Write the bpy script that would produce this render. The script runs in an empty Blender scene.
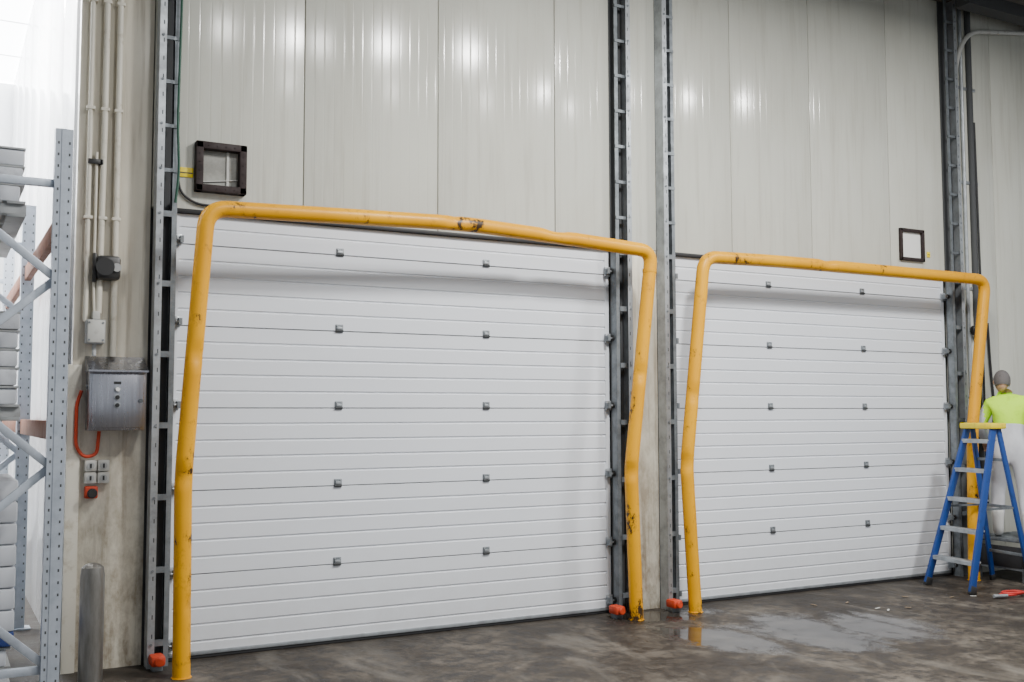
import bpy, bmesh, math, random
from mathutils import Vector, Matrix, Quaternion
random.seed(4)
S=1.2   # everything is authored in door-panel units (half a panel pair = 0.5) and scaled to metres at the end
V=Vector
# ------------------------------------------------------------------ materials
def nd(nt,t,**k):
    n=nt.nodes.new(t)
    for a,b in k.items(): setattr(n,a,b)
    return n
def base(name,col,rough=.5,metal=0.,spec=.5):
    m=bpy.data.materials.new(name); m.use_nodes=True
    b=m.node_tree.nodes["Principled BSDF"]
    b.inputs["Base Color"].default_value=(*col,1); b.inputs["Roughness"].default_value=rough
    b.inputs["Metallic"].default_value=metal; b.inputs["Specular IOR Level"].default_value=spec
    return m,m.node_tree,b
def coords(nt,scale=(1,1,1)):
    tc=nd(nt,"ShaderNodeTexCoord"); mp=nd(nt,"ShaderNodeMapping"); mp.inputs["Scale"].default_value=scale
    nt.links.new(tc.outputs["Object"],mp.inputs["Vector"]); return mp.outputs["Vector"]
def noise(nt,vec,scale,detail=4,rough=.55,dist=0):
    n=nd(nt,"ShaderNodeTexNoise"); n.inputs["Scale"].default_value=scale; n.inputs["Detail"].default_value=detail
    n.inputs["Roughness"].default_value=rough; n.inputs["Distortion"].default_value=dist
    nt.links.new(vec,n.inputs["Vector"]); return n.outputs["Fac"]
def ramp(nt,fac,stops):
    r=nd(nt,"ShaderNodeValToRGB"); e=r.color_ramp.elements
    while len(e)<len(stops): e.new(.5)
    for i,(p,c) in enumerate(stops):
        e[i].position=p; e[i].color=(*c,1) if hasattr(c,'__len__') else (c,c,c,1)
    nt.links.new(fac,r.inputs["Fac"]); return r.outputs["Color"]
def mixc(nt,fac,a,b,mode='MIX'):
    m=nd(nt,"ShaderNodeMix",data_type='RGBA',blend_type=mode)
    for i,x in ((0,fac),(6,a),(7,b)):
        if isinstance(x,(int,float)): m.inputs[i].default_value=x
        elif isinstance(x,tuple): m.inputs[i].default_value=(*x,1)
        else: nt.links.new(x,m.inputs[i])
    return m.outputs[2]
def math_(nt,op,a,b=None,clamp=False):
    m=nd(nt,"ShaderNodeMath",operation=op); m.use_clamp=clamp
    for i,x in ((0,a),(1,b)):
        if x is None: continue
        if isinstance(x,(int,float)): m.inputs[i].default_value=x
        else: nt.links.new(x,m.inputs[i])
    return m.outputs[0]
def sep(nt):
    s=nd(nt,"ShaderNodeSeparateXYZ"); nt.links.new(coords(nt),s.inputs[0]); return s
def bump(nt,b,h,strength=.2,dist=.01):
    n=nd(nt,"ShaderNodeBump"); n.inputs["Strength"].default_value=strength; n.inputs["Distance"].default_value=dist
    nt.links.new(h,n.inputs["Height"]); nt.links.new(n.outputs["Normal"],b.inputs["Normal"])
def worn(name,col,dark,rough=.4,metal=0,scale=6,lo=.55,hi=.75,amount=1.,stretch=(1,1,1),bs=.05):
    m,nt,b=base(name,col,rough,metal)
    v=coords(nt,stretch); f=noise(nt,v,scale,6,.65)
    fac=ramp(nt,f,[(lo,0.),(hi,amount)])
    nt.links.new(mixc(nt,fac,col,dark),b.inputs["Base Color"])
    nt.links.new(ramp(nt,f,[(.3,rough*.85),(.8,min(1,rough*1.4))]),b.inputs["Roughness"])
    bump(nt,b,f,bs,.01); return m
M={}
# insulated sandwich panel
def panelmat(name,col,dirt,ribs=True,grime=.25,low=0):
    m,nt,b=base(name,col,.3,0,.5)
    v=coords(nt,(1,1,.35)); f=noise(nt,v,1.6,6,.6)
    c=mixc(nt,ramp(nt,f,[(.45,0.),(.8,grime)]),col,dirt)
    v2=coords(nt,(9,9,.5)); f2=noise(nt,v2,2,5,.6)
    c=mixc(nt,ramp(nt,f2,[(.52,0.),(.72,grime)]),c,dirt)
    if low:
        z=sep(nt).outputs["Z"]; lf=math_(nt,'SUBTRACT',1.,math_(nt,'MULTIPLY',z,.36),True)
        lf=math_(nt,'MULTIPLY',lf,ramp(nt,noise(nt,coords(nt,(1,1,.5)),5,7,.72),[(.42,0.),(.62,1.)])); c=mixc(nt,math_(nt,'MULTIPLY',lf,low),c,dirt)
    nt.links.new(c,b.inputs["Base Color"])
    nt.links.new(ramp(nt,f,[(.3,.13),(.8,.23)]),b.inputs["Roughness"])
    if ribs:
        s=math_(nt,'SINE',math_(nt,'MULTIPLY',sep(nt).outputs["X"],2*math.pi/.16))
        s=math_(nt,'MULTIPLY',math_(nt,'ABSOLUTE',s),3.2,True)
        s=math_(nt,'ADD',s,math_(nt,'MULTIPLY',noise(nt,coords(nt,(1,1,.3)),2.5,2,.4),1.0))
        bump(nt,b,s,.30,.0026)
    return m
M['panel']=panelmat("cream_sandwich_panel",(.60,.605,.54),(.30,.27,.21))
M['column']=panelmat("stained_cream_wall",(.66,.62,.515),(.17,.12,.07),False,.5,.85)
M['white_wall']=panelmat("white_side_wall",(.78,.79,.81),(.4,.38,.35),False,.2)
m,nt,b=base("white_door_paint",(.80,.81,.83),.36)
v=coords(nt,(.6,1,2)); f=noise(nt,v,1.3,5,.6)
low=math_(nt,'SUBTRACT',1.,math_(nt,'MULTIPLY',sep(nt).outputs["Z"],1.2),True)
g=math_(nt,'MULTIPLY',low,noise(nt,coords(nt,(1,1,1)),5,6,.7))
c=mixc(nt,ramp(nt,f,[(.4,0.),(.85,.3)]),(.74,.77,.82),(.60,.62,.67))
c=mixc(nt,math_(nt,'MULTIPLY',g,.45,True),c,(.33,.30,.26)); nt.links.new(c,b.inputs["Base Color"]); M['door']=m
M['joint']=base("dark_joint",(.14,.14,.14),.7)[0]
M['black']=base("black_rubber",(.018,.018,.02),.55)[0]
M['recess']=base("dark_recess",(.06,.063,.066),.8)[0]
M['galv']=worn("galvanised_steel",(.42,.45,.475),(.23,.24,.25),.42,.6,9,.4,.75,.9)
M['galvd']=worn("dull_track_steel",(.23,.255,.275),(.11,.12,.13),.45,.5,9,.4,.7,.9)
M['rack']=worn("pale_rack_steel",(.52,.57,.64),(.33,.37,.43),.4,.4,9,.4,.75,.9)
M['stainless']=worn("brushed_stainless",(.50,.51,.56),(.33,.33,.37),.27,1.,30,.35,.7,1,(1,1,.05),.02)
M['bollard']=worn("dull_stainless",(.34,.33,.31),(.17,.16,.14),.38,.9,12,.35,.7,1,(1,1,.2),.04)
M['conduit']=worn("grey_conduit",(.50,.50,.47),(.33,.31,.28),.5,0,12)
M['cream']=worn("painted_conduit",(.64,.61,.52),(.42,.37,.28),.45,0,10)
M['greypl']=worn("grey_plastic",(.36,.37,.37),(.22,.21,.19),.5,0,8)
M['orange']=worn("orange_plastic",(.55,.05,.012),(.22,.03,.02),.5,0,10)
M['red']=worn("red_rubber",(.50,.025,.02),(.2,.03,.02),.5,0,10)
M['green']=base("green_cable",(.01,.07,.04),.5)[0]
M['blue']=worn("blue_fibreglass",(.010,.05,.23),(.01,.03,.10),.45,0,8)
M['capy']=worn("yellow_plastic",(.85,.66,.01),(.5,.4,.05),.4,0,8)
M['ysign']=base("yellow_label",(.85,.66,.01),.5)[0]
M['brown']=worn("rusty_beam",(.24,.095,.05),(.10,.05,.035),.6,0,8)
M['goods']=worn("grey_wrapped_goods",(.60,.62,.66),(.38,.39,.42),.5,0,5)
M['bluepl']=worn("blue_plastic",(.03,.06,.22),(.02,.03,.1),.5,0,6)
M['timber']=worn("wood_scrap",(.20,.15,.10),(.10,.08,.05),.8,0,6)
M['window']=worn("hatch_pane",(.34,.34,.31),(.14,.135,.12),.25,0,3,.4,.65)
M['windoww']=base("white_hatch_pane",(.78,.79,.77),.3)[0]
M['darkframe']=worn("dark_hatch_frame",(.022,.012,.012),(.01,.008,.008),.7,0,8)
M['ceil']=worn("dark_ceiling",(.13,.12,.11),(.06,.055,.05),.8,0,3)
M['blk']=base("button_black",(.02,.02,.02),.4)[0]
M['btnw']=base("button_white",(.8,.8,.8),.4)[0]
m,nt,b=base("yellow_guard_paint",(.86,.43,.01),.40,0,.3)
f=noise(nt,coords(nt,(1,1,.7)),9,8,.72); f2=noise(nt,coords(nt),1.7,3,.5); f3=noise(nt,coords(nt),2.3,2,.5)
c=mixc(nt,ramp(nt,f2,[(.35,0.),(.75,.7)]),(.80,.385,.0),(.62,.26,.0))
fm=math_(nt,'ADD',f,math_(nt,'MULTIPLY',math_(nt,'SUBTRACT',f3,.5),.35))
z=sep(nt).outputs["Z"]; fm=math_(nt,'ADD',fm,math_(nt,'MULTIPLY',math_(nt,'SUBTRACT',1.,math_(nt,'MULTIPLY',z,2.2),True),.07))
c=mixc(nt,ramp(nt,fm,[(.56,0.),(.63,.35)]),c,(.30,.13,.01))
c=mixc(nt,ramp(nt,fm,[(.635,0.),(.665,1.)]),c,(.045,.025,.012)); nt.links.new(c,b.inputs["Base Color"])
bump(nt,b,f,.12,.01); M['yellow']=m
# wet concrete floor
m,nt,b=base("wet_concrete",(.1,.09,.08),.5,0,.35)
vv=coords(nt); f1=noise(nt,vv,1.3,8,.74,.4); f2=noise(nt,vv,7,8,.75); f3=noise(nt,coords(nt,(1,.35,1)),2.2,6,.6,.6)
c=ramp(nt,f1,[(.36,(.020,.015,.011)),(.5,(.058,.047,.036)),(.64,(.135,.115,.092))])
c=mixc(nt,ramp(nt,f2,[(.42,.9),(.56,0.)]),c,(.018,.014,.011))
c=mixc(nt,ramp(nt,f3,[(.54,0.),(.72,.55)]),c,(.21,.19,.16))
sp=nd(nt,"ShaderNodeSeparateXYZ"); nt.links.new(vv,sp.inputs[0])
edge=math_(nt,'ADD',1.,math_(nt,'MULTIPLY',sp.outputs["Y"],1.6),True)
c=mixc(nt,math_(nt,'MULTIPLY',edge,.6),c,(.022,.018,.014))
def blob(cx,cy,rx,ry):
    a=math_(nt,'POWER',math_(nt,'DIVIDE',math_(nt,'SUBTRACT',sp.outputs["X"],cx),rx),2)
    q=math_(nt,'POWER',math_(nt,'DIVIDE',math_(nt,'SUBTRACT',sp.outputs["Y"],cy),ry),2)
    return math_(nt,'SUBTRACT',1.,math_(nt,'ADD',a,q))
w=math_(nt,'MAXIMUM',blob(4.0,-1.25,.75,.75),blob(4.15,-.35,.7,.35))
w=math_(nt,'MAXIMUM',w,blob(4.9,-1.5,1.1,.9))
w=math_(nt,'ADD',w,math_(nt,'MULTIPLY',math_(nt,'SUBTRACT',f3,.5),3.))
w=math_(nt,'ADD',w,math_(nt,'MULTIPLY',math_(nt,'SUBTRACT',f2,.5),2.))
wet=ramp(nt,w,[(.3,0.),(.7,1.)])
c=mixc(nt,wet,c,mixc(nt,.5,c,(.03,.027,.024)))
nt.links.new(c,b.inputs["Base Color"])
nt.links.new(mixc(nt,wet,ramp(nt,f2,[(.3,.42),(.7,.8)]),(.08,.08,.08)),b.inputs["Roughness"])
bh=math_(nt,'MULTIPLY',f2,math_(nt,'SUBTRACT',1.,wet)); bump(nt,b,bh,.5,.01); M['floor']=m
# worker
M['suit']=worn("white_coverall",(.62,.63,.67),(.42,.43,.47),.85,0,7,.4,.75,.8,(1,1,.5),.5)
M['hivis']=worn("hivis_yellow",(.55,.95,.02),(.42,.75,.02),.7,0,10)
M['skin']=base("skin",(.55,.32,.22),.5)[0]
M['cap']=worn("grey_hair_net",(.13,.12,.12),(.08,.08,.08),.8,0,20)
M['boot']=worn("white_boot",(.60,.60,.58),(.3,.28,.25),.5,0,8)
M['eye']=base("eye",(.05,.04,.03),.3)[0]
M['lip']=base("lips",(.45,.18,.15),.5)[0]
m,nt,b=base("lamp_diffuser",(.9,.9,.9),.5); b.inputs["Emission Color"].default_value=(1,.98,.93,1); b.inputs["Emission Strength"].default_value=2; M['lamp']=m
m,nt,b=base("added_glow_panel",(.9,.9,.9),.5); b.inputs["Emission Color"].default_value=(.95,.98,1,1); b.inputs["Emission Strength"].default_value=11; M['glowpanel']=m  # emissive panel, added to make the upper left glare
# ------------------------------------------------------------------ mesh builder
class MB:
    def __init__(s,name): s.name=name; s.bm=bmesh.new(); s.mats=[]
    def mi(s,k):
        if k not in s.mats: s.mats.append(k)
        return s.mats.index(k)
    def add(s,tb,k,mtx=None,smooth=True):
        i=s.mi(k)
        for f in tb.faces: f.material_index=i; f.smooth=smooth
        if mtx is not None: bmesh.ops.transform(tb,matrix=mtx,verts=tb.verts)
        me=bpy.data.meshes.new("t"); tb.to_mesh(me); tb.free(); s.bm.from_mesh(me); bpy.data.meshes.remove(me)
    def box(s,x0,x1,y0,y1,z0,z1,k,bev=0,mtx=None,seg=2):
        tb=bmesh.new(); bmesh.ops.create_cube(tb,size=1)
        bmesh.ops.transform(tb,matrix=Matrix.Translation(((x0+x1)/2,(y0+y1)/2,(z0+z1)/2))@Matrix.Diagonal((abs(x1-x0),abs(y1-y0),abs(z1-z0),1)),verts=tb.verts)
        if bev: bmesh.ops.bevel(tb,geom=tb.edges[:],offset=bev,segments=seg,affect='EDGES',profile=.5)
        s.add(tb,k,mtx)
    def bar(s,p0,p1,w,h,k,up=(0,0,1),bev=0):
        p0=V(p0);p1=V(p1);d=(p1-p0);L=d.length;d.normalize();u=V(up);x=d.cross(u)
        if x.length<1e-4: x=d.cross(V((0,1,0)))
        x.normalize(); u=x.cross(d)
        mt=Matrix(((d.x,x.x,u.x,p0.x),(d.y,x.y,u.y,p0.y),(d.z,x.z,u.z,p0.z),(0,0,0,1)))
        s.box(0,L,-w/2,w/2,-h/2,h/2,k,bev,mt)
    def cyl(s,p0,p1,r,k,seg=20,r2=None,bev=0):
        p0=V(p0);p1=V(p1);d=p1-p0;L=d.length
        tb=bmesh.new(); bmesh.ops.create_cone(tb,cap_ends=True,segments=seg,radius1=r,radius2=r if r2 is None else r2,depth=L)
        if bev: bmesh.ops.bevel(tb,geom=[e for e in tb.edges if len(e.link_faces)==2 and any(len(f.verts)>4 for f in e.link_faces)],offset=bev,segments=3,affect='EDGES')
        q=d.to_track_quat('Z','Y'); s.add(tb,k,Matrix.Translation((p0+p1)/2)@q.to_matrix().to_4x4())
    def sph(s,c,r,k,sc=(1,1,1),seg=20,mtx=None):
        tb=bmesh.new(); bmesh.ops.create_uvsphere(tb,u_segments=seg,v_segments=max(8,seg//2+2),radius=r)
        mt=Matrix.Translation(c)@Matrix.Diagonal((*sc,1)); s.add(tb,k,mt if mtx is None else mtx@mt)
    def tube(s,pts,r,k,fil=0,seg=16,radii=None,dent=None):
        pts=[V(p) for p in pts]; fl=fil if hasattr(fil,'__len__') else [fil]*len(pts)
        out=[pts[0]]; 
        for i in range(1,len(pts)-1):
            a,bp,c=pts[i-1],pts[i],pts[i+1]; R=fl[i]
            if R<=0: out.append(bp); continue
            d1=(a-bp);d2=(c-bp); t=min(R,d1.length*.48,d2.length*.48)
            A=bp+d1.normalized()*t; C=bp+d2.normalized()*t; n=8
            for j in range(n+1):
                q=j/n; out.append(A*(1-q)**2+bp*2*q*(1-q)+C*q*q)
        out.append(pts[-1])
        if dent:
            o2=[out[0]]
            for p,q in zip(out,out[1:]):
                k_=max(1,int((q-p).length/.04))
                for j in range(1,k_+1): o2.append(p.lerp(q,j/k_))
            out=o2
        tb=bmesh.new(); rings=[]; T=(out[1]-out[0]).normalized(); N=T.orthogonal().normalized()
        for i,p in enumerate(out):
            if i==0: t=T
            elif i==len(out)-1: t=(out[-1]-out[-2]).normalized()
            else: t=((out[i+1]-p).normalized()+(p-out[i-1]).normalized()).normalized()
            q=T.rotation_difference(t); N=q@N; T=t; B=T.cross(N)
            rr=r if radii is None else radii[min(i,len(radii)-1)]
            ring=[]
            for j in range(seg):
                co=p+(N*math.cos(2*math.pi*j/seg)+B*math.sin(2*math.pi*j/seg))*rr
                if dent:
                    for (dc,dr,da) in dent:
                        d=(co-V(dc)).length
                        if d<dr: co=co+(p-co)*da*(1-(d/dr)**2)
                ring.append(tb.verts.new(co))
            rings.append(ring)
        for a,b2 in zip(rings,rings[1:]):
            for j in range(seg): tb.faces.new((a[j],a[(j+1)%seg],b2[(j+1)%seg],b2[j]))
        tb.faces.new(rings[0][::-1]); tb.faces.new(rings[-1])
        s.add(tb,k)
    def extr(s,prof,x0,x1,k):   # prof: list of (y,z), extruded along x
        tb=bmesh.new(); a=[tb.verts.new((x0,y,z)) for y,z in prof]; c=[tb.verts.new((x1,y,z)) for y,z in prof]
        n=len(prof)
        for i in range(n): tb.faces.new((a[i],a[(i+1)%n],c[(i+1)%n],c[i]))
        tb.faces.new(a[::-1]); tb.faces.new(c)
        bmesh.ops.recalc_face_normals(tb,faces=tb.faces); s.add(tb,k)
    def done(s,angle=35):
        me=bpy.data.meshes.new(s.name); s.bm.to_mesh(me); s.bm.free()
        for k in s.mats: me.materials.append(M[k])
        me.set_sharp_from_angle(angle=math.radians(angle))
        o=bpy.data.objects.new(s.name,me); bpy.context.collection.objects.link(o); return o
CZ=5.3
# ------------------------------------------------------------------ room shell
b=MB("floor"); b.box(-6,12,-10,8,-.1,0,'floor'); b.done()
b=MB("ceiling"); b.box(-.45,12,-7.5,8,CZ,CZ+.1,'ceil'); b.box(-6,-.45,-7.5,.3,CZ,CZ+.1,'ceil')
for y in (-5.5,-4,-2.5,-1.0): b.box(-6,12,y,y+.07,CZ-.14,CZ,'ceil')
b.box(6.9,12,-.35,-.2,CZ-.12,CZ,'recess')
b.done()
b=MB("added_roof_glow")  # unseen glowing ceiling panels, added to flood the side wall with white light
for i in range(6):
    b.box(-6,-.45,.3+i*1.1,1.38+i*1.1,CZ+.02,CZ+.06,'glowpanel'); b.box(-6,-.45,1.38+i*1.1,1.40+i*1.1,CZ+.015,CZ+.1,'btnw')
b.done()
W0=-.03
b=MB("wall_back")
b.box(-.55,12,.06,.25,0,CZ,'recess')
b.box(-.55,-.135,0,.06,0,CZ,'column')
def panels(xs,z0,z1,k='panel'):
    for a,c in zip(xs,xs[1:]): b.box(a+.003,c-.003,W0,.06,z0,z1,k,.004)
panels([-.13,.80,1.75,2.69,3.62],2.71,CZ)
panels([3.62,4.35,5.22,6.16,6.95],2.71,CZ)
b.box(3.27,3.60,W0+.005,.06,0,2.71,'column',.004)
panels([6.95,7.58,8.3,9.2,10.1,11,12],0,CZ)
b.done()
b=MB("wall_left")
for i in range(7): b.box(-.55,-.45,.06+i*.95,1.0+i*.95,0,CZ,'white_wall',.004)
b.box(-.45,-.4,.06,7,0,CZ,'recess')
b.done()
b=MB("wall_far"); b.box(-6,-.5,6.8,6.9,0,CZ,'white_wall'); b.done()
for nm,a,c in (("lintel_shade_1",-.02,3.19),("lintel_shade_2",3.70,6.88)):  # black strips standing in for the shadow line under each lintel
    b=MB(nm); b.box(a,c,-.034,.02,2.688,2.712,'black',.003); b.done()
# ------------------------------------------------------------------ sectional doors
def door(x0,x1,hx):
    b=MB("sectional_door")
    prof=[]
    H=2.685
    prof.append((0.0,.03))
    for p in range(6):
        for g in range(5):
            zz=.5*p+.1*g
            if zz<.05: continue
            if zz>H-.02: break
            if g==0: d,w=.010,.0045
            else: d,w=.007,.009
            prof+= [(0,zz-w),(d,zz-w*.35),(d,zz+w*.35),(0,zz+w)]
    prof+=[(0,H),(.045,H),(.045,.03)]
    b.extr(prof,x0,x1,'door')
    for p in range(1,6): b.box(x0,x1,.006,.012,.5*p-.002,.5*p+.002,'joint')
    b.box(x0,x1,.0,.045,.004,.03,'black')                     # rubber bottom seal
    b.box(x0,x1,-.006,.004,.022,.045,'galv',.002)             # bottom retainer
    for p in range(1,6):
        for h in hx:
            zc=.5*p+.016
            b.box(h-.026,h+.026,-.007,.001,zc-.026,zc+.028,'galvd',.003)
            b.box(h-.018,h+.018,-.016,-.006,zc-.006,zc+.012,'galv',.002)
            b.cyl((h-.024,-.012,zc-.014),(h+.024,-.012,zc-.014),.006,'recess',10)
            for sx_ in(-.016,.016): b.cyl((h+sx_,-.007,zc+.02),(h+sx_,-.012,zc+.02),.005,'galv',8)
    for xe,sg in ((x0,1),(x1,-1)):                             # end stiles
        b.box(min(xe,xe+sg*.035),max(xe,xe+sg*.035),-.004,0.001,.03,H,'door')
    b.done()
door(0.0,3.17,(1.06,2.137)); door(3.72,6.86,(4.7475,5.82))
# ------------------------------------------------------------------ vertical tracks
def track(x,sg,ztop=CZ):
    """x = door edge, sg = direction away from the door"""
    b=MB("door_track")
    def bx(a,c,*r,**k): b.box(min(x+sg*a,x+sg*c),max(x+sg*a,x+sg*c),*r,**k)
    bx(-.005,.125,W0-.006,W0-.001,0,ztop,'recess')                # dark strip standing in for the shaded recess behind the track
    bx(.110,.125,-.13,W0-.006,0,ztop,'galv')                      # outer angle
    bx(.085,.125,-.136,-.130,0,ztop,'galv')
    bx(.0,.008,-.10,-.036,0,2.75,'galvd')                        # inner track web
    bx(.0,.035,-.105,-.098,0,ztop,'galvd')
    bx(.030,.035,-.105,-.07,0,ztop,'galvd')
    z=.12
    while z<ztop:
        if z>2.7: bx(.0,.12,-.112,-.100,z,z+.022,'galvd')
        else: bx(.03,.12,-.112,-.09,z,z+.035,'galvd')
        b.cyl((x+sg*.105,-.137,z+.015),(x+sg*.105,-.142,z+.015),.008,'galvd',8)
        z+=.27 if z>2.5 else .42
    z=.06
    while z<ztop:                                                # slotted holes
        bx(.098,.104,-.1365,-.1355,z,z+.025,'recess'); z+=.11
    for p in range(0,6):                                         # rollers and brackets
        zc=.5*p+.02 if p else .1
        bx(-.045,.004,-.03,-.006,zc-.035,zc+.035,'galv',bev=.004)
        b.cyl((x-sg*.01,-.055,zc),(x+sg*.03,-.055,zc),.022,'blk',14)
        b.cyl((x-sg*.05,-.055,zc),(x+sg*.01,-.055,zc),.007,'galv',8)
        bx(-.05,-.03,-.07,-.02,zc-.02,zc+.02,'galvd')
    b.done()
track(0,-1); track(3.17,1); track(3.72,-1); track(6.86,1)
for x,y in ((-.08,0),(3.09,0),(3.60,0)):
    b=MB("door_buffer"); b.box(x-.04,x+.04,y-.25,y-.14,.03,.09,'orange',.015); b.cyl((x,y-.25,.06),(x,y-.27,.06),.025,'orange',14,bev=.004); b.box(x-.03,x+.03,y-.22,y-.16,0,.04,'galvd',.004); b.done()
# ------------------------------------------------------------------ yellow pipe guards
def guard(pts,fil,collars,dent):
    b=MB("door_guard_rail"); b.tube(pts,.049,'yellow',fil,28,dent=dent)
    for (x,y) in ((pts[0][0],pts[0][1]),(pts[-1][0],pts[-1][1])): b.cyl((x,y,0),(x,y,.006),.056,'yellow',24,bev=.002)
    for p in collars: b.tube([V(p)-V((0,0,.012)),V(p)+V((0,0,.012))],.0515,'yellow',0,24)
    b.done()
guard([(.01,-.43,0),(0,-.43,1.11),(.105,-.43,2.65),(1.0,-.42,2.68),(1.75,-.40,2.705),(2.45,-.36,2.685),(3.33,-.33,2.645),(3.13,-.33,1.06),(3.18,-.31,0)],
      [0,.12,.12,.2,.2,.2,.11,.1,0],[(3.31,-.33,2.5)],
      [((-.02,-.48,1.12),.07,.35),((.06,-.48,1.8),.06,.4),((2.5,-.40,2.74),.12,.35),((1.7,-.45,2.72),.07,.3),((3.10,-.37,1.05),.07,.35),((3.2,-.37,1.75),.06,.4),((.05,-.48,.4),.05,.3)])
guard([(3.73,-.28,0),(3.65,-.30,1.08),(3.84,-.30,2.645),(4.6,-.30,2.66),(5.8,-.30,2.66),(7.06,-.30,2.66),(6.82,-.30,1.31),(6.78,-.30,0)],
      [0,.1,.12,.2,.2,.13,.1,0],[],[((3.61,-.34,1.1),.08,.35),((3.7,-.34,1.6),.06,.35),((5.1,-.34,2.7),.08,.3)])
# ------------------------------------------------------------------ hatches and labels
def hatch(x0,x1,z0,z1,pane,w,deep=0):
    b=MB("wall_hatch"); y0=W0-.03-deep
    b.box(x0,x1,W0-.002,W0,z0,z1,pane)
    for a in ((x0,x1,z0,z0+w),(x0,x1,z1-w,z1),(x0,x0+w,z0,z1),(x1-w,x1,z0,z1)): b.box(a[0],a[1],y0,W0,a[2],a[3],'darkframe',.006)
    if deep:
        b.bar((x0+w,W0-.005,z0+w+.02),(x1-w,W0-.005,z0+w+.05),.004,.02,'conduit',up=(0,1,0)); b.box(x1-w-.07,x1-w-.055,W0-.012,W0-.002,z0+w,z1-w,'conduit')
    for i in range(6):
        t=i/5; 
        for (px,pz) in ((x0+w/2+t*(x1-x0-w),z0+w/2),(x0+w/2+t*(x1-x0-w),z1-w/2),(x0+w/2,z0+w/2+t*(z1-z0-w)),(x1-w/2,z0+w/2+t*(z1-z0-w))):
            b.cyl((px,y0,pz),(px,y0-.004,pz),.005,'darkframe',8)
    b.done()
hatch(.11,.42,2.82,3.13,'window',.045,.03); hatch(6.26,6.57,2.82,3.11,'windoww',.03)
b=MB("warning_label"); b.box(.02,.105,W0-.008,W0-.002,2.905,2.965,'ysign',.001); b.box(.025,.10,W0-.009,W0-.008,2.928,2.935,'blk'); b.done()
b=MB("warning_label"); b.box(6.62,6.66,W0-.008,W0-.002,2.87,2.92,'ysign',.001); b.box(6.625,6.655,W0-.009,W0-.008,2.89,2.896,'blk'); b.done()
b=MB("black_cable"); b.tube([(.01,W0-.015,3.3),(0.0,W0-.015,2.95),(.03,W0-.015,2.80),(.12,W0-.015,2.745),(.3,W0-.015,2.735)],.008,'black',.08,8); b.done()
b=MB("green_cable"); b.tube([(-.01,-.15,CZ),(-.005,-.15,3.9),(-.015,-.15,3.2),(.0,-.145,2.9),(-.02,-.15,2.72)],.008,'green',.1,8); b.done()
# ------------------------------------------------------------------ left column services
b=MB("wall_conduit")
b.tube([(-.49,-.03,CZ),(-.49,-.03,2.0)],.013,'cream'); b.tube([(-.41,-.03,CZ),(-.41,-.03,3.2),(-.42,-.03,2.05)],.018,'cream',.05); b.tube([(-.335,-.03,CZ),(-.335,-.03,1.80)],.018,'cream')
b.tube([(-.45,-.03,3.0),(-.45,-.03,2.2),(-.44,-.03,2.0)],.009,'cream')
for z in (4.6,3.9,3.25,2.6):
    for x in (-.49,-.41,-.335): b.box(x-.024,x+.024,-.050,0,z,z+.02,'cream',.004)
b.done()
b=MB("strap_clip"); b.box(-.50,-.42,-.055,-.045,2.925,2.955,'blk',.003); b.box(-.435,-.415,-.055,0,2.925,2.955,'blk',.003); b.done()
b=MB("horn_speaker"); b.box(-.44,-.31,-.10,-.0,2.245,2.385,'blk',.02); b.cyl((-.40,-.10,2.315),(-.40,-.125,2.315),.045,'blk',20,r2=.052); b.cyl((-.335,-.10,2.315),(-.335,-.115,2.315),.025,'greypl',16); b.box(-.46,-.44,-.07,-.03,2.23,2.40,'blk',.004); b.done()
b=MB("junction_box"); b.box(-.49,-.385,-.09,0,1.87,2.01,'greypl',.008); b.box(-.485,-.39,-.10,-.09,1.875,2.005,'conduit',.006)
for x in(-.475,-.40):
    for z in(1.89,1.99): b.cyl((x,-.10,z),(x,-.104,z),.006,'galvd',8)
b.box(-.455,-.415,-.075,-.0,2.01,2.06,'conduit',.006); b.tube([(-.44,-.04,1.87),(-.44,-.05,1.8)],.012,'greypl'); b.done()
b=MB("control_box")
x0,x1=-.475,-.165
b.box(x0,x1,-.16,0,1.37,1.71,'stainless',.006); b.box(x0+.012,x1-.012,-.172,-.16,1.385,1.695,'stainless',.005)
tb=bmesh.new(); vs=[tb.verts.new(p) for p in ((x0-.008,-.19,1.705),(x1+.008,-.19,1.705),(x1+.008,0,1.705),(x0-.008,0,1.705),(x0-.008,-.19,1.715),(x1+.008,-.19,1.715),(x1+.008,0,1.80),(x0-.008,0,1.80))]
for f in ((3,2,1,0),(4,5,6,7),(0,1,5,4),(1,2,6,5),(2,3,7,6),(3,0,4,7)): tb.faces.new([vs[i] for i in f])
b.add(tb,'stainless')
for z,k in ((1.605,'btnw'),(1.56,'blk'),(1.515,'blk')):
    b.cyl((-.325,-.172,z),(-.325,-.180,z),.019,'galv',18,bev=.002); b.cyl((-.325,-.18,z),(-.325,-.19,z),.012,k,16,bev=.002)
b.box(-.345,-.305,-.1735,-.172,1.635,1.65,'blk'); b.cyl((-.195,-.172,1.54),(-.195,-.182,1.54),.012,'galvd',12); b.cyl((x0,-.09,1.62),(x0-.006,-.09,1.62),.012,'galvd',12)
b.done()
b=MB("orange_conduit"); b.tube([(-.5,-.035,1.60),(-.525,-.035,1.52),(-.525,-.035,1.28),(-.48,-.035,1.215),(-.41,-.035,1.23),(-.40,-.035,1.365)],.010,'orange',.06,12); b.done()
b=MB("power_outlet")
for i,x in enumerate((-.475,-.405)):
    for z in (1.065,1.135): b.box(x,x+.065,-.055,0,z,z+.065,'conduit',.008); b.cyl((x+.032,-.055,z+.032),(x+.032,-.06,z+.032),.02,'greypl',14); b.box(x+.027,x+.037,-.063,-.058,z+.02,z+.045,'blk')
b.done()
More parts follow.
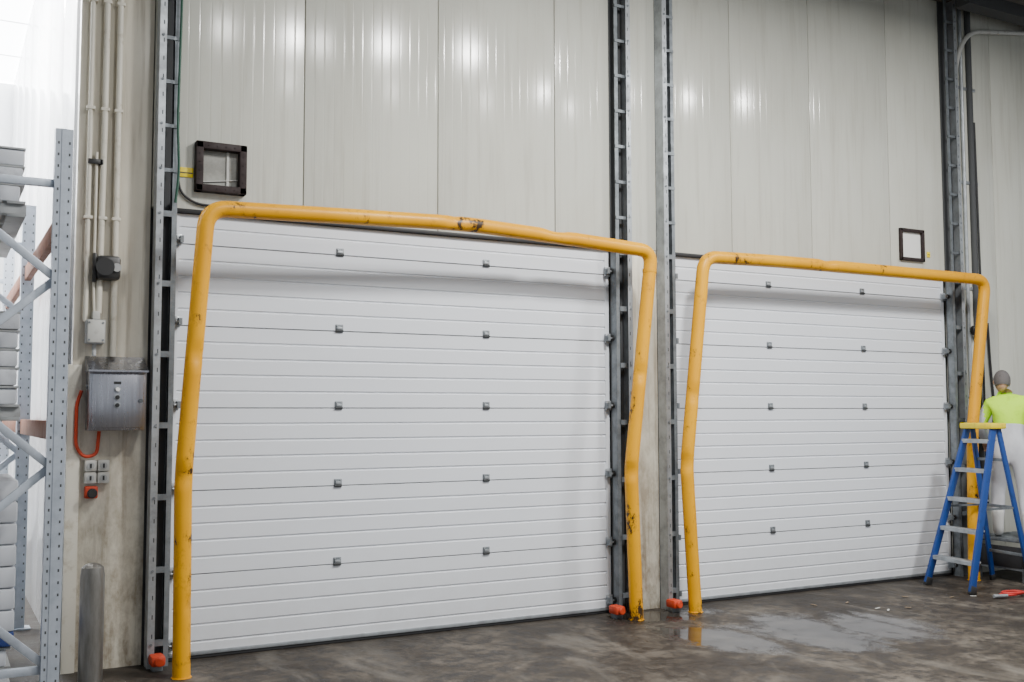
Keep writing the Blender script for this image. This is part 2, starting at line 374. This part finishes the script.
b=MB("emergency_stop_button"); b.box(-.47,-.40,-.05,0,.98,1.05,'orange',.008); b.cyl((-.435,-.05,1.012),(-.435,-.075,1.012),.018,'blk',16); b.cyl((-.435,-.075,1.012),(-.435,-.09,1.012),.028,'blk',20,bev=.006); b.done()
b=MB("corner_guard"); b.box(-.572,-.552,-.02,.08,0,1.75,'galv',.003); b.box(-.572,-.50,-.022,-.002,0,1.75,'cream',.002); b.done()
b=MB("steel_bollard"); b.tube([(-.47,-.46,0),(-.47,-.46,.60),(-.47,-.46,.645),(-.47,-.46,.662),(-.47,-.46,.67)],.062,'bollard',0,28,radii=[.062,.062,.056,.036,.01]); b.cyl((-.47,-.46,0),(-.47,-.46,.01),.09,'bollard',28); b.done()
# ------------------------------------------------------------------ pallet racking
b=MB("pallet_racking")
RX,RX2=-.70,-1.55
def upright(x,y,zt):
    w=.042
    b.box(x-w,x+w,y-.006,y,0,zt,'rack'); b.box(x-w,x-w+.006,y,y+.07,0,zt,'rack'); b.box(x+w-.006,x+w,y,y+.07,0,zt,'rack')
    b.box(x-w,x-w+.022,y+.066,y+.07,0,zt,'rack'); b.box(x+w-.022,x+w,y+.066,y+.07,0,zt,'rack')
    b.box(x-.012,x+.012,y-.009,y-.006,0,zt,'rack')
    z=.08
    while z<zt-.03:
        for q in(-.026,.026): b.box(x+q-.004,x+q+.004,y-.0068,y-.0058,z,z+.014,'recess')
        b.box(x+w-.0005,x+w+.0006,y+.025,y+.04,z,z+.014,'recess'); z+=.06
    b.box(x-.08,x+.08,y-.03,y+.1,0,.01,'rack')
for y in (-.8,1.45,3.7):
    for x in (RX,RX2): upright(x,y,2.92)
    for z in (.20,2.64): b.bar((RX-.03,y+.035,z),(RX2+.03,y+.035,z),.03,.04,'rack',bev=.003)
    for i,(za,zb) in enumerate(((.22,.95),(1.20,.5),(1.20,1.90),(2.15,1.43),(2.15,2.80))):
        yy=y+.02+.03*(i%2); b.bar((RX-.02,yy,za),(RX2+.02,yy,zb),.02,.04,'rack',bev=.003)
for z in (1.38,2.44):
    for y0,y1 in ((-.73,1.45),(1.52,3.7)):
        for x in (RX,RX2): b.box(x-.02,x+.02,y0,y1,z-.05,z+.05,'brown',.004)
b.done()
def palletload(y,zb,n,k):
    b=MB("pallet_load"); x0,x1=-1.5,-.85
    for yy in (y+.02,y+.33,y+.64): b.box(x0,x1,yy,yy+.06,zb+.018,zb+.07,'greypl',.003)
    for xx in range(6): b.box(x0+xx*.111,x0+xx*.111+.09,y,y+.72,zb+.07,zb+.085,'greypl',.002); b.box(x0+xx*.111,x0+xx*.111+.09,y,y+.72,zb,zb+.018,'greypl',.002)
    z=zb+.085
    for i in range(n):
        for j in range(3):
            dx=random.uniform(-.012,.012)
            b.box(x0+.02+j*.207+dx,x0+.215+j*.207+dx,y+.02+random.uniform(0,.02),y+.70,z,z+.085,k,.012)
        b.box(x0+.01,x1-.01,y+.03,y+.69,z+.085,z+.095,'greypl'); z+=.097
    b.done()
for y in (-.55,.35): palletload(y,2.49,3,'goods'); palletload(y,1.43,5,'goods')
for y in (-.55,.35): palletload(y,0,2,'goods'); 
b=MB("blue_crate"); b.box(-1.5,-.85,-.55,.17,.285,.36,'bluepl',.01)
for i in range(6): b.box(-1.45+i*.1,-1.40+i*.1,-.556,-.55,.295,.35,'bluepl',.004)
for i in range(7): b.box(-1.5,-.85,-.55,.17,.36+i*.11,.36+i*.11+.105,'goods',.012)
b.done()
# ------------------------------------------------------------------ services right of second door
b=MB("galvanised_pipe")
b.tube([(7.03,-.07,1.2),(7.03,-.07,4.72),(7.22,-.07,5.06),(8.6,-.07,5.27)],.022,'conduit',.25,14)
b.tube([(7.25,-.05,.3),(7.25,-.05,CZ)],.028,'recess',0,12)
b.tube([(7.14,-.05,.0),(7.14,-.05,CZ)],.016,'galv',0,10)
b.tube([(7.33,-.045,.6),(7.33,-.045,2.6),(7.31,-.045,4.2)],.010,'black',.1,10)
for z in (1.6,2.6,3.6,4.5): b.box(6.99,7.35,-.04,W0,z,z+.03,'galv',.003)
b.done()
b=MB("black_hose"); b.tube([(7.40,-.05,2.3),(7.42,-.05,1.9),(7.46,-.05,1.5),(7.41,-.05,1.1)],.012,'black',.15,10); b.done()
b=MB("alarm_bell"); b.cyl((7.16,-.07,2.22),(7.16,-.12,2.22),.045,'blk',18,bev=.01); b.cyl((7.16,-.12,2.22),(7.16,-.13,2.22),.02,'galv',10); b.done()
# ------------------------------------------------------------------ step ladder
b=MB("step_ladder")
A=V((6.22,-.27,0));B=V((6.12,-.79,0)); n=V((1,-.06,0)).normalized(); ax=(A-B).normalized(); mid=(A+B)/2
top=mid+n*.42; H=1.33
TA=top+ax*.15+V((0,0,H)); TB=top-ax*.15+V((0,0,H))
RA=mid+n*.74+ax*.22; RB=mid+n*.74-ax*.22
UA=TA+n*.06; UB=TB+n*.06
for p,q in ((A,TA),(B,TB)):
    b.bar(p+V((0,0,.02)),q,.028,.06,'blue',up=n,bev=.004)
    b.bar(p,p+(q-p).normalized()*.07,.036,.07,'blk',up=n,bev=.006)
for p,q in ((RA,UA),(RB,UB)):
    b.bar(p+V((0,0,.02)),q,.024,.045,'blue',up=n,bev=.004); b.bar(p,p+(q-p).normalized()*.05,.03,.05,'blk',up=n,bev=.006)
for i in range(1,6):
    t=i*.185
    p=A.lerp(TA,t); q=B.lerp(TB,t)
    b.bar(p+n*.01,q+n*.01,.085,.016,'galv',bev=.003); b.bar(p-n*.03-V((0,0,.012)),q-n*.03-V((0,0,.012)),.008,.026,'galv')
for t in (.2,.5,.8):
    p=RA.lerp(UA,t); q=RB.lerp(UB,t); b.bar(p,q,.015,.025,'galvd',bev=.002)
for p,q in ((A.lerp(TA,.5),RA.lerp(UA,.5)),(B.lerp(TB,.5),RB.lerp(UB,.5))): b.bar(p,q,.006,.018,'galvd')
b.bar(top+ax*.19+n*.03+V((0,0,H+.02)),top-ax*.19+n*.03+V((0,0,H+.02)),.16,.05,'capy',bev=.012)
b.done()
# ------------------------------------------------------------------ low work platform
b=MB("work_platform")
px0,px1,py0,py1,pz=6.985,7.95,-.66,-.16,.37
b.box(px0,px1,py0,py1,pz-.03,pz,'galvd',.005)
for i in range(12): b.box(px0+.03+i*.076,px0+.06+i*.076,py0+.02,py1-.02,pz,pz+.004,'galvd')
for x in(px0+.02,px1-.02):
    for y in(py0+.02,py1-.02): b.box(x-.02,x+.02,y-.02,y+.02,0,pz-.03,'galvd',.003)
    b.box(x-.012,x+.012,py0+.02,py1-.02,.1,.13,'galvd')
b.box(px0,px1,py0+.01,py0+.025,.12,.3,'black',.003); b.box(px0,px0+.02,py0,py1,.12,.3,'black',.003); b.box(px0,px1,py1-.025,py1-.01,.1,.14,'galvd')
b.done()
# ------------------------------------------------------------------ floor clutter
b=MB("red_hose")
pts=[]
for i in range(30):
    a=i*.42; r=.05+.0012*i; pts.append((6.30+r*math.cos(a)*1.7+.004*i,-.98+r*math.sin(a)*.8,.014+.0008*i))
pts+= [(6.62,-1.02,.014),(6.8,-.98,.014),(7.2,-1.05,.014)]
b.tube(pts,.010,'red',0,10); b.cyl((6.24,-1.02,.02),(6.12,-.99,.02),.014,'galv',12); b.done()
b=MB("floor_scraps")
for i in range(8):
    x=random.uniform(4.6,6.1);y=random.uniform(-1.1,-.5);a=random.random()*3
    b.bar((x,y,.006),(x+.05*math.cos(a),y+.05*math.sin(a),.008),.015,.005,'timber' if i%3 else 'conduit',bev=.002)
b.done()
# ------------------------------------------------------------------ worker
def skin(vs,es,root=0,sub=2):
    me=bpy.data.meshes.new("sk"); me.from_pydata([v[0] for v in vs],es,[]); o=bpy.data.objects.new("sk",me); bpy.context.collection.objects.link(o)
    mo=o.modifiers.new("s","SKIN"); mo.use_smooth_shade=True
    for i,v in enumerate(vs):
        d=me.skin_vertices[0].data[i]; r=v[1]; d.radius=(r,r) if not hasattr(r,'__len__') else r; d.use_root=(i==root)
    su=o.modifiers.new("u","SUBSURF"); su.levels=sub; su.render_levels=sub
    dg=bpy.context.evaluated_depsgraph_get(); dg.update(); ev=o.evaluated_get(dg); m2=bpy.data.meshes.new_from_object(ev)
    tb=bmesh.new(); tb.from_mesh(m2); bpy.data.objects.remove(o); return tb
b=MB("worker")
fx=V((7.10,-.46,.374)); sc=1/1.2
face=math.atan2(.80,.6)   # heading: right along the wall, slightly towards it
PM=Matrix.Translation(fx)@Matrix.Rotation(-face,4,'Z')@Matrix.Scale(sc,4)
vs=[((0,0,.93),(.150,.12)),((0,.02,1.08),(.14,.115)),((.0,.06,1.26),(.175,.13)),((-.01,.10,1.40),(.15,.11)),((-.03,.14,1.49),(.065,.06)),((-.045,.165,1.54),(.052,.052)),
 ((-.18,.10,1.39),(.082,.078)),((-.29,.13,1.16),(.062,.060)),((-.24,.30,1.02),(.047,.047)),
 ((.17,.12,1.41),(.082,.078)),((.33,.22,1.46),(.062,.060)),((.45,.38,1.60),(.046,.046)),
 ((-.095,.0,.84),(.10,.105)),((-.125,.06,.50),(.074,.076)),((-.135,.0,.16),(.068,.068)),
 ((.095,.0,.84),(.10,.105)),((.13,.04,.50),(.074,.076)),((.145,-.02,.16),(.068,.068))]
es=[(0,1),(1,2),(2,3),(3,4),(4,5),(3,6),(6,7),(7,8),(3,9),(9,10),(10,11),(0,12),(12,13),(13,14),(0,15),(15,16),(16,17)]
tb=skin(vs,es)
ih=b.mi('hivis'); isu=b.mi('suit'); isk=b.mi('skin')
bmesh.ops.transform(tb,matrix=PM,verts=tb.verts); inv=PM.inverted()
for f in tb.faces:
    c=inv@f.calc_center_median(); f.smooth=True
    f.material_index = isk if (c.z>1.52 and abs(c.x)<.14) else (ih if (c.z>1.17 and -.24<c.x<.20 and c.z<1.52) else isu)
me=bpy.data.meshes.new("t"); tb.to_mesh(me); tb.free(); b.bm.from_mesh(me)
for sx_ in (-.135,.145):
    t2=skin([((sx_,-.01,.30),.074),((sx_,-.02,.14),.060),((sx_,-.02,.055),.056),((sx_,.09,.05),.050),((sx_,.19,.042),.042)],[(0,1),(1,2),(2,3),(3,4)])
    b.add(t2,'boot',PM)
HM=PM@Matrix.Translation((-.055,.185,1.64))@Matrix.Rotation(math.radians(-24),4,'X')@Matrix.Rotation(math.radians(12),4,'Z')
tb=bmesh.new(); bmesh.ops.create_uvsphere(tb,u_segments=32,v_segments=24,radius=1)
for v in tb.verts:
    x,y,z=v.co; w=1-.28*max(0,-z)**1.3; yy=y*(1-.1*max(0,-z)) + (.12*max(0,-z) if y>0 else .08*z)
    if y>.3: 
        yy-=.10*math.exp(-((z-.02)/.16)**2)*math.exp(-((abs(x)-.38)/.2)**2)
    v.co=(x*.078*w,yy*.098,z*.118)
b.add(tb,'skin',HM)
b.sph((0,.098,-.022),.014,'skin',(1,1.3,1.7),14,HM); b.sph((0,.094,.0),.009,'skin',(1,1,2.2),12,HM)
for q in(-1,1):
    b.sph((q*.03,.083,.008),.0115,'btnw',(1,1,1),14,HM); b.sph((q*.03,.092,.008),.006,'eye',(1,1,1),12,HM)
    b.sph((q*.079,.0,-.01),.028,'skin',(.35,.7,1.1),14,HM); b.sph((q*.03,.092,.028),.012,'cap',(1.4,.4,.35),10,HM)
b.sph((0,.09,-.058),.018,'lip',(1.2,.45,.35),14,HM)
tb=bmesh.new(); bmesh.ops.create_uvsphere(tb,u_segments=32,v_segments=24,radius=1)
for v in tb.verts:
    x,y,z=v.co; v.co=(x*.086,y*.102-.008,z*.122+.006)
bmesh.ops.delete(tb,geom=[v for v in tb.verts if (v.co.z<-.07) or (v.co.y>.03 and v.co.z<.055) or (v.co.y>-.005 and v.co.z<.02)],context='VERTS')
bmesh.ops.solidify(tb,geom=tb.faces[:],thickness=.004); b.add(tb,'cap',HM)
def hand(w,d,nrm):
    w=V(w);d=V(d).normalized();nrm=V(nrm);s_=d.cross(nrm).normalized();nrm=s_.cross(d)
    mt=PM@Matrix(((s_.x,d.x,nrm.x,w.x),(s_.y,d.y,nrm.y,w.y),(s_.z,d.z,nrm.z,w.z),(0,0,0,1)))
    b.box(-.042,.042,-.01,.09,-.015,.015,'skin',.013,mt,3)
    def fg(x,y,L,r,c,sp=0):
        p=[V((x,y,0))];a=0;dirx=sp
        for k in range(3):
            a+=c; p.append(p[-1]+V((dirx*L/3,math.cos(a)*L/3,-math.sin(a)*L/3)))
        b.tube([mt@q for q in p],r*sc,'skin',.006,10)
        b.sph(mt@p[-1],r*sc,'skin',(1,1,1),10)
    for x,L in ((-.031,.062),(-.0105,.076),(.0105,.082),(.031,.074)): fg(x,.085,L,.009,.42)
    fg(.038,.02,.065,.0105,.25,.75)
hand((-.235,.325,1.0),(.1,.8,-.6),(-.2,.4,1)); hand((.465,.405,1.62),(.35,.7,.6),(.3,-.4,.8))
b.done(60)
# ------------------------------------------------------------------ high-bay lamps
LAMPS=[(2.85,-3.1,500),(1.0,-3.9,170),(6.2,-3.4,330),(4.6,-6.2,230),(-1.6,2.6,500)]  # the last one is added over the side aisle to brighten its white wall
for (x,y,p) in LAMPS:
    b=MB("high_bay_lamp"); z=5.12
    b.box(x-.34,x+.34,y-.34,y+.34,z,z+.05,'galv',.01); b.box(x-.3,x+.3,y-.3,y+.3,z-.006,z,'lamp')
    b.cyl((x,y,z+.05),(x,y,CZ),.03,'galv'); b.done()
    l=bpy.data.lights.new("high_bay_light","AREA"); l.shape='SQUARE'; l.size=.5*S; l.energy=p; l.color=(1,.99,.965)
    o=bpy.data.objects.new("high_bay_light",l); o.location=V((x,y,z-.02))*S; bpy.context.collection.objects.link(o)
# ------------------------------------------------------------------ scale to metres
mt=Matrix.Scale(S,4)
for o in bpy.data.objects:
    if o.type=='MESH': o.data.transform(mt)
w=bpy.data.worlds.new("World"); bpy.context.scene.world=w; w.use_nodes=True
w.node_tree.nodes["Background"].inputs[0].default_value=(.90,.95,1,1); w.node_tree.nodes["Background"].inputs[1].default_value=.58
# ------------------------------------------------------------------ camera
yaw,pit,roll=.5003,.0687,-.002
F=V((math.sin(yaw)*math.cos(pit),math.cos(yaw)*math.cos(pit),math.sin(pit))); R=V((math.cos(yaw),-math.sin(yaw),0)); U=R.cross(F)
R2=R*math.cos(roll)+U*math.sin(roll); U2=U*math.cos(roll)-R*math.sin(roll)
cd=bpy.data.cameras.new("camera"); cd.sensor_width=36; cd.lens=1054.5/1024*36
cam=bpy.data.objects.new("camera",cd); bpy.context.collection.objects.link(cam)
L=V((-1.2407,-6.5589,1.4624))*S
cam.matrix_world=Matrix(((R2.x,U2.x,-F.x,L.x),(R2.y,U2.y,-F.y,L.y),(R2.z,U2.z,-F.z,L.z),(0,0,0,1)))
bpy.context.scene.camera=cam
